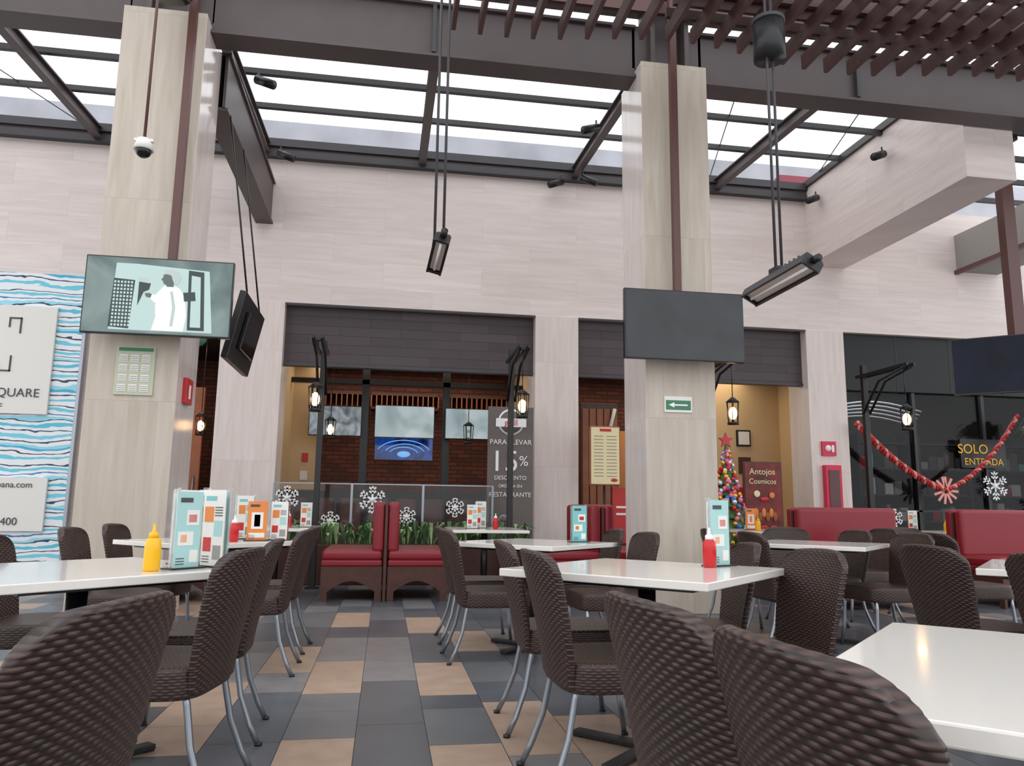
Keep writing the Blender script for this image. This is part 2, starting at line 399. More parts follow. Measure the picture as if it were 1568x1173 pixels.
def area(name,loc,size,power,col=(1,.8,.6),rot=(0,0,0),sy=None):
    l=bpy.data.lights.new(name,'AREA'); l.energy=power; l.size=size; l.color=col
    if sy: l.shape='RECTANGLE'; l.size_y=sy
    o=bpy.data.objects.new(name,l); o.location=loc; o.rotation_euler=rot; COL.objects.link(o); return o
area('interior_light_a',(.3,13.1,3.4),3.2,30,(1,.84,.66),sy=1.2)
area('interior_light_b',(4.8,12.9,3.4),3.4,30,(1,.84,.64),sy=.8)
area('interior_light_c',(-2.8,12.4,3.4),.8,8,sy=.4)

# ------------------------------------------------------------------ shopfront right
b=MB()
b.box(7.38,13.5,11.6,11.62,0,2.98,M_darkglass); b.obj('window_2')
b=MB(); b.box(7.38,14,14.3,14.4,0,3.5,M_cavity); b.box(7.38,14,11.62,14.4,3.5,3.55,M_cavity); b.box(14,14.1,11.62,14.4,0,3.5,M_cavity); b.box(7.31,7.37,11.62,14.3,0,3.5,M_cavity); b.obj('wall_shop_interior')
b=MB()
for x0 in (7.7,9.0,10.3,11.6):
    for z in (.3,.8,1.3,1.8,2.3): b.box(x0,x0+1.1,13.6,13.95,z,z+.03,M_steeld)
    for xx in (x0,x0+1.08): b.box(xx,xx+.03,13.6,13.95,0,2.5,M_steeld)
    for z in (.33,.83,1.33,1.83):
        xx=x0+.06
        while xx<x0+.95:
            ww=random.uniform(.06,.2); b.box(xx,xx+ww,13.65,13.85,z,z+random.uniform(.12,.36),random.choice((M_paper,M_greyt,M_char,M_teal,M_redpr,M_lgrey,M_cavity))); xx+=ww+.03
b.obj('merchandise_shelves')
b=MB()
for k in range(5): b.tube([(7.9+2.0*t+k*.05,13.2,2.62+.16*math.sin(math.pi*t)+k*.07) for t in [j/12 for j in range(13)]],.016,M_whitet,n=5)
b.obj('curved_reflection_strips')  # white strips added as the skylight's curved reflection in the window
area('shop_light',(9.5,13.0,3.4),3.5,60,(.9,.95,1),sy=1)
b=MB()
for x in (7.42,8.7,10.0,11.3): b.box(x-.03,x+.03,11.54,11.6,0,2.98,M_black)
b.box(7.38,13.5,11.54,11.6,1.0,1.03,M_black); b.box(7.38,13.5,11.5,11.6,0,.15,M_black)
b.box(7.38,13.5,11.5,11.62,2.98,3.93,mat('black_signboard',srgb(24,28,28),.4,spec=.3))
for x in (8.4,9.4,10.4): b.box(x-.004,x+.004,11.495,11.5,2.98,3.93,M_greyt)
b.obj('window_3_frame')

# ------------------------------------------------------------------ banner left
def wavebanner():
    q=NT('wave_print'); q.b.inputs['Roughness'].default_value=.5
    c=q.n('ShaderNodeTexCoord'); sp=q.n('ShaderNodeSeparateXYZ'); q.l(c.outputs['Object'],sp.inputs[0])
    nz=q.n('ShaderNodeTexNoise'); nz.inputs['Scale'].default_value=1.0; nz.inputs['Detail'].default_value=3
    mp=q.n('ShaderNodeMapping'); mp.inputs['Scale'].default_value=(1.8,1,5); q.l(c.outputs['Object'],mp.inputs[0]); q.l(mp.outputs[0],nz.inputs['Vector'])
    m1=q.n('ShaderNodeMath',operation='MULTIPLY_ADD'); q.l(nz.outputs[0],m1.inputs[0]); m1.inputs[1].default_value=.2; q.l(sp.outputs[2],m1.inputs[2])
    m2=q.n('ShaderNodeMath',operation='MULTIPLY'); q.l(m1.outputs[0],m2.inputs[0]); m2.inputs[1].default_value=1/.8
    m3=q.n('ShaderNodeMath',operation='FRACT'); q.l(m2.outputs[0],m3.inputs[0])
    r=q.n('ShaderNodeValToRGB'); r.color_ramp.interpolation='CONSTANT'; e=r.color_ramp.elements
    wht=srgb(232,236,238)
    stops=[(0,wht),(.06,srgb(110,200,222)),(.1,wht),(.15,srgb(40,60,90)),(.17,wht),(.22,srgb(70,170,205)),(.26,srgb(150,215,230)),(.31,wht),(.36,srgb(40,60,90)),(.385,wht),(.43,srgb(120,205,225)),(.49,wht),(.54,srgb(50,70,100)),(.56,wht),(.61,srgb(90,190,215)),(.66,wht),(.7,srgb(40,60,90)),(.715,srgb(150,215,230)),(.76,wht),(.8,srgb(50,120,170)),(.82,wht),(.87,srgb(110,200,222)),(.92,wht),(.95,srgb(40,60,90)),(.97,wht)]
    e[0].position=0; e[0].color=wht; e[1].position=stops[1][0]; e[1].color=stops[1][1]
    for p,cc in stops[2:]: x=e.new(p); x.color=cc
    q.l(m3.outputs[0],r.inputs[0]); q.l(r.outputs[0],q.b.inputs['Base Color']); return q.m
root=bpy.data.objects.new('advertising_banner',None); COL.objects.link(root)
b=MB(); b.box(-7.2,-4.2,11.25,11.3,.0,4.12,wavebanner()); b.box(-4.22,-4.18,11.24,11.31,.0,4.14,M_alu); b.obj('printed_panel',parent=root)
b=MB(); b.box(-7.0,-4.55,11.2,11.24,2.15,3.64,M_paper,.005); b.box(-7.0,-4.45,11.2,11.24,.6,1.3,M_paper)
for x,z in ((-5.0,3.25),(-5.08,2.72)):
    b.box(x-.0,x+.02,11.19,11.2,z,z+.22,M_greyt); b.box(x-.14,x+.02,11.19,11.2,z+(.2 if z>3 else 0),z+(.22 if z>3 else .02),M_greyt); b.box(x-.14,x-.12,11.19,11.2,z+(.08 if z>3 else 0),z+(.2 if z>3 else .1),M_greyt); 
b.obj('placard',parent=root)
text('SQUARE',.165,(-4.66,11.19,2.38),M_greyt,root,align='RIGHT'); text('tepec',.1,(-5.1,11.19,2.24),M_greyt,root,align='RIGHT')
text('info@urbana.com',.115,(-4.62,11.19,1.17),M_greyt,root,align='RIGHT')
text('4170 1400',.14,(-4.76,11.19,.68),M_greyt,root,align='RIGHT')

# ------------------------------------------------------------------ chairs
def chair_mesh():
    b=MB(); bm=b.bm; mi=b.mi(M_wick); ms=b.mi(M_wicks); mp_=b.mi(M_wickp)
    NV,NU=170,84
    def surf(u,v,side):
        hw=.190+.045*math.sin(v*math.pi*.55)
        if v>.86: hw-=.05*((v-.86)/.14)**2.4
        z=.37+v*.478-.012*u*u*v - (.025*max(0,(abs(u)-.72)/.28)**2.2)*max(0,(v-.8)/.2)
        x=-.205-.015-.115*v**1.25+.055*u*u*(0.35+.65*v)
        T=.015+.005*max(0,(v-.93)/.07)+.004*max(0,(abs(u)-.88)/.12)
        T*=max(0,1-abs(u)**16)**.5*max(0,1-v**70)**.5
        y=u*hw
        d=.0019*(math.sin(KY*y)*math.sin(KR*z)*.6+abs(math.sin(KR*z))*.5)
        if T<.002: d=0
        return Vector((x+side*(T+d),y,z))
    rings=[]
    for i in range(NV+1):
        v=i/NV; v=v if v<.9 else .9+.1*math.sin((v-.9)/.1*math.pi/2)
        ring=[]
        us=[-math.cos(math.pi*j/NU)*.35+(-1+2*j/NU)*.65 for j in range(NU+1)]
        for u in us: ring.append(bm.verts.new(surf(u,v,1)))
        for u in us[::-1][1:-1]: ring.append(bm.verts.new(surf(u,v,-1)))
        rings.append(ring)
    n=len(rings[0])
    for a,c in zip(rings,rings[1:]):
        for k in range(n):
            f=bm.faces.new((a[k],a[(k+1)%n],c[(k+1)%n],c[k])); f.smooth=True; f.material_index=mi
    rings=[]; N=72
    def sq(t,a,bb,cx):
        c,s=math.cos(t),math.sin(t); e=.42
        return cx+a*math.copysign(abs(c)**e,c), bb*math.copysign(abs(s)**e,s)
    rows=[(.02,.448),(.3,.449),(.6,.451),(.85,.455),(.95,.455),(.985,.45),(1.0,.438),(1.0,.42),(1.005,.40),(1.0,.38),(.995,.36),(.985,.352),(.9,.352),(.05,.352)]
    for r,z in rows:
        ring=[]
        for k in range(N):
            x,y=sq(2*math.pi*k/N,.235*r,.228*r,.01)
            if x<-.1: y*=1-.25*(-x-.1)
            ring.append(bm.verts.new((x,y,z)))
        rings.append(ring)
    for ri,(a,c) in enumerate(zip(rings,rings[1:])):
        for k in range(N):
            f=bm.faces.new((a[k],c[k],c[(k+1)%N],a[(k+1)%N])); f.smooth=True
            nx=abs(f.calc_center_median().x-.01)>abs(f.calc_center_median().y)
            f.material_index=ms if ri<5 or ri>10 else (mi if nx else mp_)
    bm.faces.new(rings[0]).material_index=ms; bm.faces.new(rings[-1][::-1]).material_index=ms
    for sy in (-1,1):
        b.tube([(.20,sy*.185,.37),(.205,sy*.19,.30),(.215,sy*.195,.15),(.235,sy*.205,.0)],.0125,M_alu)
        b.tube([(-.17,sy*.165,.40),(-.19,sy*.17,.33),(-.215,sy*.18,.2),(-.26,sy*.195,.08),(-.30,sy*.205,.0)],.0125,M_alu)
        b.cyl((.235,sy*.205,0),(.235,sy*.205,.012),.016,M_black)
        b.cyl((-.30,sy*.205,0),(-.30,sy*.205,.012),.016,M_black)
    bmesh.ops.recalc_face_normals(bm,faces=bm.faces)
    return b.mesh('dining_chair')
CH=chair_mesh()
chairs=[
 (-.74,1.55,167),(-.79,3.08,170),(-.80,3.75,184),(-.80,5.1,180),(-.80,5.8,178),
 (-1.62,5.25,2),(-1.65,6.1,-3),(-1.55,4.1,5),(-1.6,2.6,0),
 (.88,3.0,3),(.88,3.75,-2),(.74,5.35,2),(.74,6.1,0),
 (1.48,5.85,180),(1.5,5.15,184),(1.53,3.08,182),(1.5,3.72,170),
 (.79,1.47,6),(.82,.99,3),(1.55,1.35,180),
 (2.98,3.55,2),(2.95,2.8,-2),(3.75,5.45,182),(3.75,6.2,180),(3.0,5.5,0),(3.75,6.65,-95),(4.5,6.9,180),(3.8,3.4,180),(4.6,5.6,0),(5.2,6.9,-90),(3.0,6.2,0)]
for x,y,a in chairs: inst(CH,'dining_chair',(x,y,0),math.radians(a))
# ------------------------------------------------------------------ tables
def table_mesh():
    b=MB(); a=.46
    b.box(-a,a,-a,a,.718,.75,M_white,.004)
    b.box(-a+.1,a-.1,-a+.1,a-.1,.70,.717,M_black)
    b.cyl((0,0,.03),(0,0,.70),.038,M_black,n=20)
    b.cyl((0,0,.02),(0,0,.06),.07,M_black,r1=.045)
    for k in range(4):
        T=Matrix.Rotation(k*math.pi/2,4,'Z'); b.box(.02,.36,-.03,.03,.008,.03,M_black,.004,T=T); b.box(.32,.36,-.02,.02,0,.01,M_black,T=T)
    return b.mesh('dining_table')
TB=table_mesh()
tabs=[(-1.14,1.16),(-1.16,3.3),(-1.17,5.72),(1.2,1.07),(1.14,3.3),(1.1,5.7),(3.4,3.3),(3.42,5.8),(3.4,1.1)]
for x,y in tabs: inst(TB,'dining_table',(x,y,0),math.radians(45))
def btable():
    b=MB(); b.box(-.42,.42,-.6,.6,.718,.75,M_white,.004); b.cyl((0,0,.03),(0,0,.72),.038,M_black); b.box(-.25,.25,-.03,.03,0,.03,M_black); b.box(-.03,.03,-.25,.25,0,.03,M_black); return b.mesh('booth_table')
BT=btable()
for x,y in ((-1.17,9.0),(1.15,8.95),(4.75,9.3),(7.4,9.2)): inst(BT,'booth_table',(x,y,0))
# ------------------------------------------------------------------ booth benches
def booth_mesh(double=True):
    b=MB(); D=1.2
    for s in ((-1,1) if double else (1,)):
        def X(a,c): return (min(s*a,s*c),max(s*a,s*c))
        x0,x1=X(.03,.66)
        b.box(x0,x1,0,D,.36,.43,M_red,.02,seg=4)
        b.box(x0,x1,-.01,D,.42,.53,M_red,.04,seg=5)
        x0,x1=X(.015,.14)
        b.box(x0,x1,0,D,.50,1.04,M_red,.045,seg=5)
        x0,x1=.03,.66
        zt=.36
        n=12; pts=[(x0,0),(x0+.07,0)]
        for k in range(n+1):
            t=k/n; pts.append((x0+.07+(x1-x0-.14)*t,.10+.11*math.sin(math.pi*t)))
        pts+=[(x1-.07,0),(x1,0),(x1,zt),(x0,zt)]
        for y in (0.02,D-.05):
            vs=[b.bm.verts.new((s*p[0],y,p[1])) for p in pts]
            if s<0: vs=vs[::-1]
            f=b.bm.faces.new(vs); r=bmesh.ops.extrude_face_region(b.bm,geom=[f])
            nv=[g for g in r['geom'] if isinstance(g,bmesh.types.BMVert)]
            bmesh.ops.translate(b.bm,vec=(0,.03,0),verts=nv)
            i=b.mi(M_dwood)
            for v in nv+vs:
                for ff in v.link_faces: ff.material_index=i
        x0,x1=X(.60,.65); b.box(x0,x1,.05,D-.05,.1,.36,M_dwood)
        x0,x1=X(.0,.015); b.box(x0,x1,0,D,.0,1.0,M_dwood)
    bmesh.ops.recalc_face_normals(b.bm,faces=b.bm.faces)
    return b.mesh('booth_bench')
BB=booth_mesh()
inst(BB,'booth_bench',(.03,8.45,0)); inst(BB,'booth_bench',(2.42,8.45,0)); inst(BB,'booth_bench',(-2.36,8.45,0))
inst(BB,'booth_bench',(4.5,8.1,0),math.radians(-90)); inst(BB,'booth_bench',(6.5,8.1,0),math.radians(-90)); inst(BB,'booth_bench',(8.2,8.1,0),math.radians(-90))

# ------------------------------------------------------------------ planter, plants, glass rail, snowflakes
b=MB(); b.box(-1.5,2.0,10.15,10.45,0,.5,M_dwood,.01); b.box(-1.46,1.96,10.18,10.42,.49,.505,M_cavity); b.obj('planter_box')
b=MB()
for k in range(330):
    x=random.uniform(-1.4,1.95); y=random.uniform(10.2,10.4); h=random.uniform(.12,.3); a=random.uniform(0,6.28); l=random.uniform(.1,.26)
    d=Vector((math.cos(a),math.sin(a),0)); p=Vector((-d.y,d.x,0))*random.uniform(.012,.03)
    q0=Vector((x,y,.506)); q1=q0+Vector((0,0,h))+d*l*.4; q2=q0+Vector((0,0,h*.75))+d*l
    q1.y=min(q1.y,10.5); q2.y=min(q2.y,10.5)
    m=M_leaf2 if random.random()<.4 else M_leaf
    b.poly([q0-p*.3,q0+p*.3,q1+p,q1-p],m); b.poly([q1-p,q1+p,q2],m)
b.obj('planter_foliage')
b=MB()
for x0,x1 in ((-1.42,-.45),(-.42,.5),(.53,1.45)):
    b.box(x0,x1,10.6,10.612,.25,1.27,M_glass)
b.box(-1.45,1.48,10.595,10.617,1.27,1.285,M_alu)
for x in (-1.44,-.435,.515,1.465): b.box(x-.015,x+.015,10.59,10.62,0,1.27,M_alu)
b.obj('glass_railing')
def flake(b,c,r,m,y):
    for k in range(6):
        T=Matrix.Translation((c[0],y,c[1]))@Matrix.Rotation(k*math.pi/3,4,'Y')
        b.box(-.014,.014,-.003,.003,0,r,m,T=T)
        for s in (-1,1):
            for q in (.45,.72):
                b.box(-.012,.012,-.003,.003,0,r*.32,m,T=T@Matrix.Translation((0,0,r*q))@Matrix.Rotation(s*.9,4,'Y'))
    b.cyl((c[0],y-.004,c[1]),(c[0],y+.004,c[1]),r*.2,m,n=12)
b=MB()
for c,r in (((-1.27,1.08),.16),((-.16,1.07),.18),((-.7,.78),.13),((.3,.85),.13),((.95,.98),.13)): flake(b,c,r,M_whitet,10.58)
b.obj('snowflake_decorations')
b=MB()
for c,r in (((10.1,1.45),.24),((10.9,1.1),.25),((8.2,.9),.15)): flake(b,c,r,M_whitet,11.52)
b.obj('snowflake_decorations')

# ------------------------------------------------------------------ lamp posts & lanterns
def lantern(b,x,y,z,lit=True):
    g=M_lamp if lit else M_glass
    b.cyl((x,y,z+.16),(x,y,z+.22),.085,M_black,r1=.02,n=12); b.cyl((x,y,z+.22),(x,y,z+.36),.006,M_black,n=6)
    b.cyl((x,y,z-.12),(x,y,z-.09),.07,M_black,n=12)
    for k in range(6):
        a=k*math.pi/3; b.cyl((x+.062*math.cos(a),y+.062*math.sin(a),z-.1),(x+.078*math.cos(a),y+.078*math.sin(a),z+.17),.006,M_black,n=6)
    b.sph((x,y,z+.02),.05,g,(1,1,1.6))
    b.cyl((x,y,z-.09),(x,y,z-.03),.015,M_black)
for x in (-.82,1.57,4.22,6.6):
    b=MB(); y=9.75
    b.box(x-.035,x+.035,y-.035,y+.035,0,3.04,M_black,.005); b.box(x-.08,x+.08,y-.08,y+.08,0,.02,M_black)
    for d in (-.05,.05):
        b.tube([(x+d,y-.02,2.35),(x+d,y-.4,2.75),(x+d,y-.95,2.86)],.018,M_black,n=6)
        b.box(x+d-.014,x+d+.014,y-1.0,y+.1,2.86,2.9,M_black)
    lantern(b,x,8.9,2.16); b.cyl((x,8.9,2.5),(x,8.9,2.87),.006,M_black,n=6); b.box(x-.07,x+.07,8.87,8.93,2.86,2.9,M_black)
    b.obj('lamp_post')
for x,y,z,l in ((-.85,11.9,2.1,True),(1.25,11.9,2.08,False),(-2.72,11.9,2.1,True)):
    b=MB(); lantern(b,x,y,z,l); b.cyl((x,y,z+.3),(x,y,3.5),.006,M_black,n=6); b.obj('hanging_lantern')
# ------------------------------------------------------------------ TVs on columns
def filmshape(b):
    sk=mat('film_pale_shirt',srgb(200,210,204),.4,emit=.65); dk=mat('film_dark_tone',srgb(40,52,52),.4,emit=.4); hr=mat('film_grey_hair',srgb(150,160,156),.4,emit=.6); fc=mat('film_face',srgb(76,84,80),.4,emit=.5); wl=mat('film_wall',srgb(150,170,166),.4,emit=.6); sh=mat('film_shirt_shadow',srgb(150,162,156),.4,emit=.6)
    def pl(pts,m,y): b.poly([(x,y,z) for x,z in pts],m)
    W,H=1.24,.7
    P=lambda px,py:((px-245)/226*W,(454-py)/122*H)
    def q(pts,m,l): pl([P(*p) for p in pts],m,-.003-.0006*l)
    q([(178,404),(210,404),(205,508),(174,508)],wl,0)
    q([(176,428),(208,430),(204,506),(173,504)],dk,1)
    for i in range(6):
        for j in range(13):
            x=177+i*5;y=432+j*5.6; q([(x,y),(x+3,y),(x+3,y+3.4),(x,y+3.4)],wl,2)
    q([(210,404),(320,410),(330,508),(205,508)],wl,0)
    q([(288,410),(312,412),(318,505),(292,505)],dk,1); q([(293,418),(307,420),(312,500),(296,500)],wl,2)
    q([(282,446),(300,444),(302,458),(284,460)],dk,3)
    # man seen from behind/side: torso in pale shirt, arm reaching left, head with grey hair
    q([(250,439),(256,435),(266,435),(276,440),(283,450),(287,466),(289,484),(286,507),(238,507),(243,486),(241,468),(244,448)],sk,3)
    q([(262,446),(266,444),(272,470),(270,500),(265,500),(267,470)],sh,4)
    q([(250,440),(240,452),(231,450),(229,455),(240,464),(248,462)],sk,4); q([(231,449),(235,451),(233,457),(226,455),(224,450)],fc,5)
    q([(254,430),(266,430),(267,438),(256,438)],fc,5)
    q([(250,419),(258,414),(267,416),(270,426),(266,435),(257,436),(251,433),(250,429),(247,427),(250,423)],fc,6)
    q([(250,419),(254,412),(264,410),(273,414),(277,422),(275,431),(269,436),(265,428),(262,420),(256,418)],hr,7)
    q([(214,428),(232,434),(230,444),(222,448),(214,470)],dk,2); q([(212,424),(228,426),(230,434),(214,432)],sh,3)
tv('television',1.24,.7,(-2.03,6.98,2.79),(0,0,0),M_scr_left,extra=filmshape)
tv('television',1.23,.7,(2.84,6.98,2.78),(0,0,0),M_scr_off)
tv('television',1.24,.74,(7.72,8.42,2.87),(0,0,math.radians(-40)),M_scr_dblue)
def tpost(x,y,z0):
    b=MB(); b.box(x-.035,x+.035,y-.035,y+.035,z0,6.6,M_pipe); b.box(x-.12,x+.12,y-.03,y+.02,z0-.1,z0+.12,M_black); b.obj('television_pole')
tpost(-1.99,7.16,2.9); tpost(2.84,7.16,2.9)
b=MB(); b.box(7.93,8.1,8.5,8.62,2.8,6.4,M_pipe); b.box(7.85,8.2,8.45,8.67,5.95,6.02,M_pipe); b.box(7.8,8.0,8.5,8.56,2.8,2.95,M_black); b.obj('television_pole')
T=Matrix.Translation((-1.575,8.55,2.8))@Matrix.Rotation(math.radians(12),4,'Y')
b=MB(); b.box(-.035,.035,-.6,.6,-.36,.36,M_black,.01,T=T); b.box(.035,.08,-.35,.35,-.2,.2,M_blackg,.01,T=T); b.box(-.038,-.035,-.58,.58,-.34,.34,M_scr_off,T=T)
b.obj('television')
b=MB(); b.cyl((-1.5,8.15,3.16),(-1.8,8.15,5.14),.01,M_black,n=6); b.cyl((-1.5,8.95,3.16),(-1.8,8.95,5.14),.01,M_black,n=6); b.obj('suspension_cables')
# ------------------------------------------------------------------ infrared heaters
M_ref=mat('heater_reflector',srgb(214,196,188),.25,metal=.3)
def heater(x,y0,y1,z,tilt,w=.06,pitch=0):
    root=bpy.data.objects.new('patio_heater',None); root.location=(x,(y0+y1)/2,z); COL.objects.link(root)
    L=(y1-y0)/2
    b=MB(); b.box(-w-.01,w+.01,-L,L,-.01,.05,M_black,.012); b.box(-w-.015,-w,-L,L,-.045,.03,M_black); b.box(w,w+.015,-L,L,-.045,.03,M_black)
    b.box(-w,w,-L,-L+.02,-.04,0,M_black); b.box(-w,w,L-.02,L,-.04,0,M_black)
    b.box(-w+.005,w-.005,-L+.03,L-.03,-.02,-.011,M_ref); b.cyl((0,-L+.04,-.028),(0,L-.04,-.028),.012,M_whitet)
    b.cyl((0,-L-.06,.02),(0,-L,.02),.026,M_black)
    for k in range(5): b.box(-w-.012,w+.012,-L+.12+k*.06,-L+.13+k*.06,.05,.06,M_steeld)
    o=b.obj('heater_body',rot=(pitch,tilt,0),parent=root)
    b=MB()
    for d in (-1,1): b.cyl((d*.035,d*.02,.06),(d*.035,d*.02,6.2-z),.011,M_steeld,n=8)
    b.box(-.05,.05,-.06,.06,.05,.1,M_black); b.obj('suspension_rods',parent=root)
heater(.335,5.45,5.85,2.9,math.radians(14),.045,math.radians(-20)); heater(2.79,4.6,5.5,2.66,math.radians(30),.06)
b=MB(); b.cyl((2.79,5.05,4.42),(2.79,5.05,4.72),.12,M_black); b.cyl((2.79,5.05,4.72),(2.79,5.05,4.75),.125,M_steeld); b.obj('ceiling_speaker')
b=MB(); b.cyl((-1.95,6,3.78),(-1.95,6,6.0),.012,M_pipe,n=8); b.cyl((-1.95,6,3.7),(-1.95,6,3.79),.075,M_paper,r1=.05); b.sph((-1.95,6,3.7),.062,M_blackg); b.box(-2.02,-1.88,5.98,6.02,3.77,3.79,M_paper); b.obj('security_camera')
b=MB(); b.cyl((-2.1,6.7,5.55),(-2.1,6.7,5.85),.22,M_blackg,r1=.26,n=24); b.cyl((-2.1,6.7,5.85),(-2.1,6.7,6.7),.03,M_black); b.obj('pendant_speaker')
def spot(x,y,z,dx):
    b=MB(); b.cyl((x,y,z),(x,y,z+.12),.012,M_black); b.cyl((x-dx*.02,y,z+.02),(x+dx*.2,y-.1,z-.09),.055,M_black,n=14); b.obj('spotlight')
for x,y,z,d in ((-1.7,9.0,6.05,1),(-1.68,10.9,6.0,1),(2.6,9.3,6.0,-1),(2.85,11.0,6.05,1),(2.55,11.2,6.05,-1),(6.72,9.2,5.95,-1),(6.72,10.9,6.0,-1)): spot(x,y,z,d)

# ------------------------------------------------------------------ signs on columns
b=MB(); b.box(-2.43,-2.1,7.28,7.3,1.95,2.39,mat('calendar_print',srgb(186,190,166),.6))
for i in range(4):
    for j in range(3):
        b.box(-2.4+j*.095,-2.33+j*.095,7.275,7.28,1.98+i*.09,2.045+i*.09,M_paper)
        for k in range(3): b.box(-2.395+j*.095,-2.335+j*.095,7.272,7.275,1.99+i*.09+k*.018,1.995+i*.09+k*.018,M_lgrey)
b.box(-2.41,-2.12,7.275,7.28,2.35,2.38,M_greenp); b.obj('wall_calendar')
b=MB(); b.box(-1.9,-1.86,7.5,7.72,1.92,2.16,M_redp,.004); b.box(-1.862,-1.858,7.58,7.64,1.97,2.1,M_whitet); b.obj('fire_extinguisher_sign')
b=MB(); b.box(2.73,3.02,7.285,7.3,1.96,2.12,M_paper); b.box(2.745,3.005,7.28,7.286,1.985,2.08,M_greenp); b.box(2.82,2.97,7.276,7.281,2.025,2.04,M_whitet)
b.poly([(2.77,7.277,2.032),(2.83,7.277,2.005),(2.83,7.277,2.06)],M_whitet); b.obj('evacuation_route_sign')
M_pinksign=mat('magenta_red_sign',srgb(206,30,70),.4)
b=MB(); b.box(6.88,7.12,11.34,11.38,1.87,2.1,M_pinksign); b.cyl((6.98,11.33,1.99),(6.98,11.34,1.99),.05,M_whitet); b.box(7.04,7.08,11.33,11.34,1.93,2.04,M_whitet); b.obj('fire_alarm_sign')
b=MB(); b.box(6.88,7.16,11.28,11.38,.75,1.72,M_pinksign,.01); b.box(6.93,7.11,11.27,11.28,.82,1.64,mat('cabinet_glass',srgb(80,20,24),.1)); b.obj('fire_hose_cabinet')
b=MB(); b.cyl((-2.72,11.3,3.32),(-2.72,11.34,3.32),.12,M_greenp); b.obj('exit_sign')

# ------------------------------------------------------------------ stands & boards
root=bpy.data.objects.new('promotional_board',None); COL.objects.link(root)
b=MB(); b.box(1.42,2.08,10.85,10.88,.1,2.42,M_char,.003); b.box(1.5,1.6,10.75,11.0,0,.1,M_black); b.box(1.9,2.0,10.75,11.0,0,.1,M_black)
b.cyl((1.75,10.84,2.2),(1.75,10.85,2.2),.19,M_whitet,n=28); b.cyl((1.75,10.835,2.2),(1.75,10.84,2.2),.165,M_char,n=28)
b.box(1.53,1.97,10.83,10.838,2.13,2.25,M_whitet)
for k,(x,z,s) in enumerate(((1.6,.62,.12),(1.78,.5,.15),(1.95,.66,.08),(1.66,.82,.07))):
    b.cyl((x,10.84,z),(x,10.848,z),s,M_lgrey,n=18); b.cyl((x,10.835,z),(x,10.841,z),s*.75,M_char,n=18)
b.obj('board_panel',parent=root)
text('grill',.13,(1.75,10.826,2.15),M_redpr,root)
text('PARA LLEVAR',.1,(1.75,10.84,1.88),M_whitet,root,ex=.002); text('15',.42,(1.66,10.84,1.5),M_whitet,root,ex=.002); text('%',.2,(1.94,10.84,1.58),M_whitet,root)
text('DESCUENTO',.08,(1.75,10.84,1.38),M_whitet,root); text('ORDENA EN',.06,(1.75,10.84,1.27),M_whitet,root); text('RESTAURANTE',.09,(1.75,10.84,1.14),M_whitet,root)
b=MB(); b.box(2.9,3.36,10.8,10.84,1.32,2.18,M_owood,.01); b.box(2.92,3.34,10.79,10.8,1.34,2.16,M_ivory)
for i in range(13): b.box(2.96,3.1,10.785,10.79,1.45+i*.048,1.46+i*.048,M_lgrey); b.box(3.15,3.3,10.785,10.79,1.45+i*.048,1.46+i*.048,M_lgrey)
b.box(3.05,3.22,10.785,10.79,2.1,2.14,M_redpr); b.sph((3.26,10.785,1.4),.05,M_redpr,(1,.1,.5)); b.cyl((3.13,10.86,0),(3.13,10.86,1.4),.02,M_black); b.box(2.95,3.3,10.7,11.0,0,.02,M_black); b.obj('menu_board')
b=MB(); b.box(3.3,3.6,11.0,11.04,.5,1.3,M_redpr); b.box(3.35,3.55,10.99,11.0,1.0,1.03,M_whitet); b.box(3.35,3.55,10.99,11.0,.9,.93,M_whitet); b.box(3.4,3.5,10.95,11.1,0,.5,M_black); b.obj('red_sign_stand')
root=bpy.data.objects.new('promotional_poster',None); COL.objects.link(root)
b=MB(); b.box(5.3,5.92,10.9,10.93,.6,1.72,M_dwood); b.box(5.32,5.9,10.89,10.9,.62,1.7,mat('poster_red',srgb(118,36,30),.5,var=.55,vscale=5)); b.box(5.4,5.5,10.85,11.0,0,.6,M_black); b.box(5.7,5.8,10.85,11.0,0,.6,M_black)
for k in range(7): b.sph((5.42+k*.06,10.88,.9+.06*(k%2)),.07,M_orange if k%2 else M_owood,(.5,.1,1.0))
for k in range(3): b.sph((5.45+k*.15,10.88,.74),.06,M_redp,(1,.1,.6))
b.sph((5.5,10.88,1.24),.05,M_ivory,(1,.1,1)); b.sph((5.74,10.88,1.22),.045,M_orange,(1,.1,1)); b.sph((5.62,10.88,1.16),.05,M_redp,(1.4,.1,.7))
b.obj('poster_panel',parent=root); text('Antojos',.13,(5.6,10.885,1.53),M_ivory,root); text('Cosmicos',.11,(5.6,10.885,1.39),M_ivory,root)
# ------------------------------------------------------------------ christmas tree
b=MB(); cx,cy=4.9,10.6
b.cyl((cx,cy,0),(cx,cy,.5),.03,M_dwood); b.cyl((cx,cy,0),(cx,cy,.25),.16,M_redp,r1=.2)
for i in range(9):
    z=.4+i*.16; r=.34*(1-i/9.5)
    b.cyl((cx,cy,z),(cx,cy,z+.26),r,M_leaf,r1=r*.35,n=22,smooth=False)
om=[M_redp,mat('gold_bauble',srgb(230,180,60),.2,metal=.6),mat('pink_bauble',srgb(220,120,150),.25),mat('silver_bauble',srgb(220,220,230),.2,metal=.6),mat('blue_bauble',srgb(60,110,190),.25),M_redpr]
for k in range(420):
    t=random.random()**1.25; z=.42+t*1.42; r=.34*(1-t)*1.0+.03; a=random.uniform(0,6.28)
    b.sph((cx+r*math.cos(a),cy+r*math.sin(a),z),random.uniform(.022,.04),om[random.randrange(6)],n=8)
pts=[]
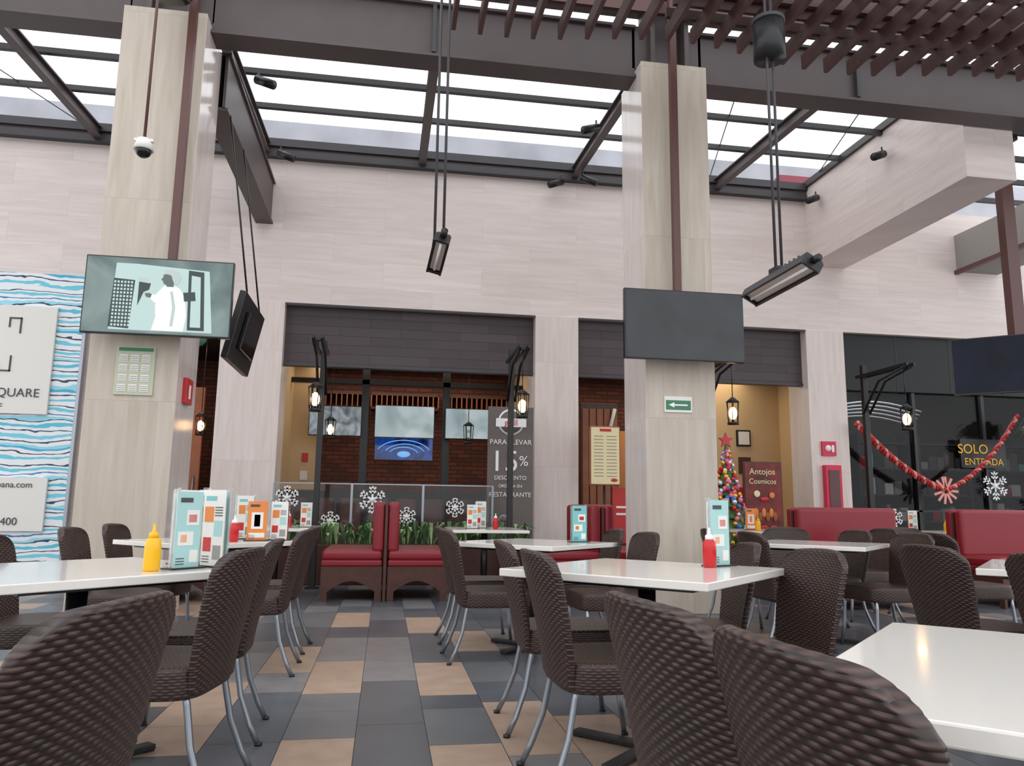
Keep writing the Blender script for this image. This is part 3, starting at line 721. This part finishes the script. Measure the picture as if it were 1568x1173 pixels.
for k in range(10):
    a=math.pi/2+k*math.pi/5; r=.12 if k%2==0 else .05; pts.append((cx+r*math.cos(a),cy-.01,2.0+r*math.sin(a)))
b.poly(pts,M_redp); b.poly([(x,y+.03,z) for x,y,z in pts[::-1]],M_redp)
for i in range(10):
    p,q=pts[i],pts[(i+1)%10]; b.poly([p,q,(q[0],q[1]+.03,q[2]),(p[0],p[1]+.03,p[2])],M_redp)
b.obj('christmas_tree')
# ------------------------------------------------------------------ garland
b=MB()
def garl(p0,p1,sag,ph):
    pts=[]
    for k in range(91):
        t=k/90; p=Vector(p0).lerp(Vector(p1),t); p.z-=sag*4*t*(1-t)
        a=t*60+ph; p+=Vector((.035*math.sin(a)*.6,.035*math.cos(a),.035*math.sin(a)*.8)); pts.append(p)
    return pts
M_pinkr=mat('pink_ribbon',srgb(226,150,140),.5)
for ph,m in ((0,M_redpr),(2.1,M_pinkr),(4.2,M_redpr)):
    b.tube(garl((7.4,11.2,2.4),(8.9,11.2,1.35),.14,ph),.024,m,n=6); b.tube(garl((8.9,11.2,1.35),(10.35,11.2,2.6),.2,ph),.024,m,n=6)
for k in range(12):
    a=k*.55; b.box(-.02,.02,-.004,.004,0,.22,M_pinkr,T=Matrix.Translation((8.9,11.18,1.35))@Matrix.Rotation(a,4,'Y'))
b.obj('ribbon_garland')
root=bpy.data.objects.new('shop_sign',None); COL.objects.link(root)
b=MB(); b.box(9.45,10.3,11.46,11.5,1.74,2.22,M_black); b.obj('sign_panel',parent=root)
text('SOLO',.22,(9.68,11.455,1.98),M_yel,root,ex=.002); text('ENTRADA',.16,(9.87,11.455,1.79),M_yel,root,ex=.002)
b=MB(); b.cyl((10.6,10.9,2.2),(10.6,10.9,2.4),.14,M_black,r1=.18); b.cyl((10.6,10.9,2.35),(10.6,10.9,5.0),.008,M_black,n=6)
for k in range(150):
    a=random.uniform(0,6.28); l=random.uniform(.15,.5); d=Vector((math.cos(a),math.sin(a),0)); p=Vector((-d.y,d.x,0))*.035
    q0=Vector((10.6,10.9,2.37)); q1=q0+d*l*.6+Vector((0,0,random.uniform(.02,.25))); q2=q0+d*l+Vector((0,0,random.uniform(-.2,.1)))
    q0.z+=.0; q1.y=min(q1.y,11.15); q2.y=min(q2.y,11.15)
    b.poly([q0-p*.2,q0+p*.2,q1+p,q1-p],M_leaf2 if k%2 else M_leaf); b.poly([q1-p,q1+p,q2],M_leaf2)
b.obj('hanging_plant')

# ------------------------------------------------------------------ table-top items
def bottle(col,tip):
    b=MB(); b.lathe([(.026,0),(.03,.006),(.03,.09),(.027,.115),(.016,.125)],(0,0,0),col); b.lathe([(.018,.122),(.018,.14),(.007,.148),(.004,.175)],(0,0,0),tip); return b
KB=bottle(M_redp,M_whitet).mesh('ketchup_bottle'); MBt=bottle(M_yel,M_yel).mesh('mustard_bottle')
def menu(c1,c2,h=.27,w=.12,busy=True):
    b=MB()
    b.box(-w/2-.02,w/2+.02,-.035,.035,0,.006,M_black)
    for s,cc in ((-1,c1),(1,c2)):
        ya,yb=sorted((s*.008,s*.012)); b.box(-w/2,w/2,ya,yb,.006,h*(1 if s<0 else .97),cc)
        def m_(x0,x1,z0,z1,m):
            ya,yb=sorted((s*.012,s*.0135)); b.box(x0*w,x1*w,ya,yb,z0*h,z1*h,m)
        m_(-.38,.1,.86,.92,M_teal if cc is M_paper else M_greyt)
        if cc in (M_teal,M_tealp):
            m_(-.1,.4,.56,.76,M_paper); m_(-.02,.3,.6,.7,M_redpr); m_(-.4,.2,.3,.48,M_paper); m_(-.3,-.05,.34,.44,M_orange); m_(.1,.42,.08,.24,M_paper)
        elif cc is M_paper:
            m_(-.4,.0,.58,.78,M_orange); m_(.05,.42,.4,.6,M_tealp); m_(-.4,-.05,.2,.38,M_redpr); m_(.05,.4,.1,.28,M_lgrey)
            for k in range(4): m_(.06,.4,.66+.035*k,.672+.035*k,M_greyt)
        else:
            m_(-.3,.3,.3,.72,M_paper); m_(-.15,.15,.36,.66,M_redpr if cc is M_orange else M_orange); m_(-.4,.4,.08,.2,M_paper)
        for k in range(3): m_(-.42,-.1,.06+.035*k,.07+.035*k,M_greyt)
    for x in (-w/2-.006,w/2+.002): b.box(x,x+.004,-.014,.014,0,h+.01,M_glass)
    return b.mesh('menu_stand')
mt=menu(M_teal,M_paper,.27); mp_=menu(M_paper,M_tealp,.31,.13); mo=menu(M_orange,M_paper,.27,.13); mr=menu(M_paper,M_redpr,.27,.12); mlt=menu(M_tealp,M_paper,.3,.115)
items=[(mlt,-.77,3.27,50),(mp_,-.68,3.36,-38),(mp_,-.81,3.53,40),(mo,-.87,5.66,10),(mp_,-1.0,5.9,40),(mr,-.73,5.75,-10),(mt,1.45,5.72,15),(mlt,1.53,3.42,22),
 (mr,-.85,8.9,10),(mr,1.0,8.9,0),(mp_,1.12,9.1,15),(mo,7.2,8.85,10),(mo,7.36,8.9,-20),(mr,6.95,9.4,-10),(mo,4.6,9.3,0)]
for me,x,y,a in items: inst(me,'menu_stand',(x,y,.75),math.radians(a))
for x,y in ((-.99,5.5),(-1.02,8.8),(1.45,3.34),(1.25,8.75)): inst(KB,'ketchup_bottle',(x,y,.75))
for x,y in ((-.86,3.16),(7.05,8.9),(4.55,9.0)): inst(MBt,'mustard_bottle',(x,y,.75))

# ------------------------------------------------------------------ world
w=bpy.data.worlds.new('overcast_sky'); S.world=w; w.use_nodes=True; bg=w.node_tree.nodes['Background']
bg.inputs[0].default_value=(.95,.97,1,1); bg.inputs[1].default_value=1.55
S.view_settings.view_transform='Standard'; S.view_settings.exposure=0.18
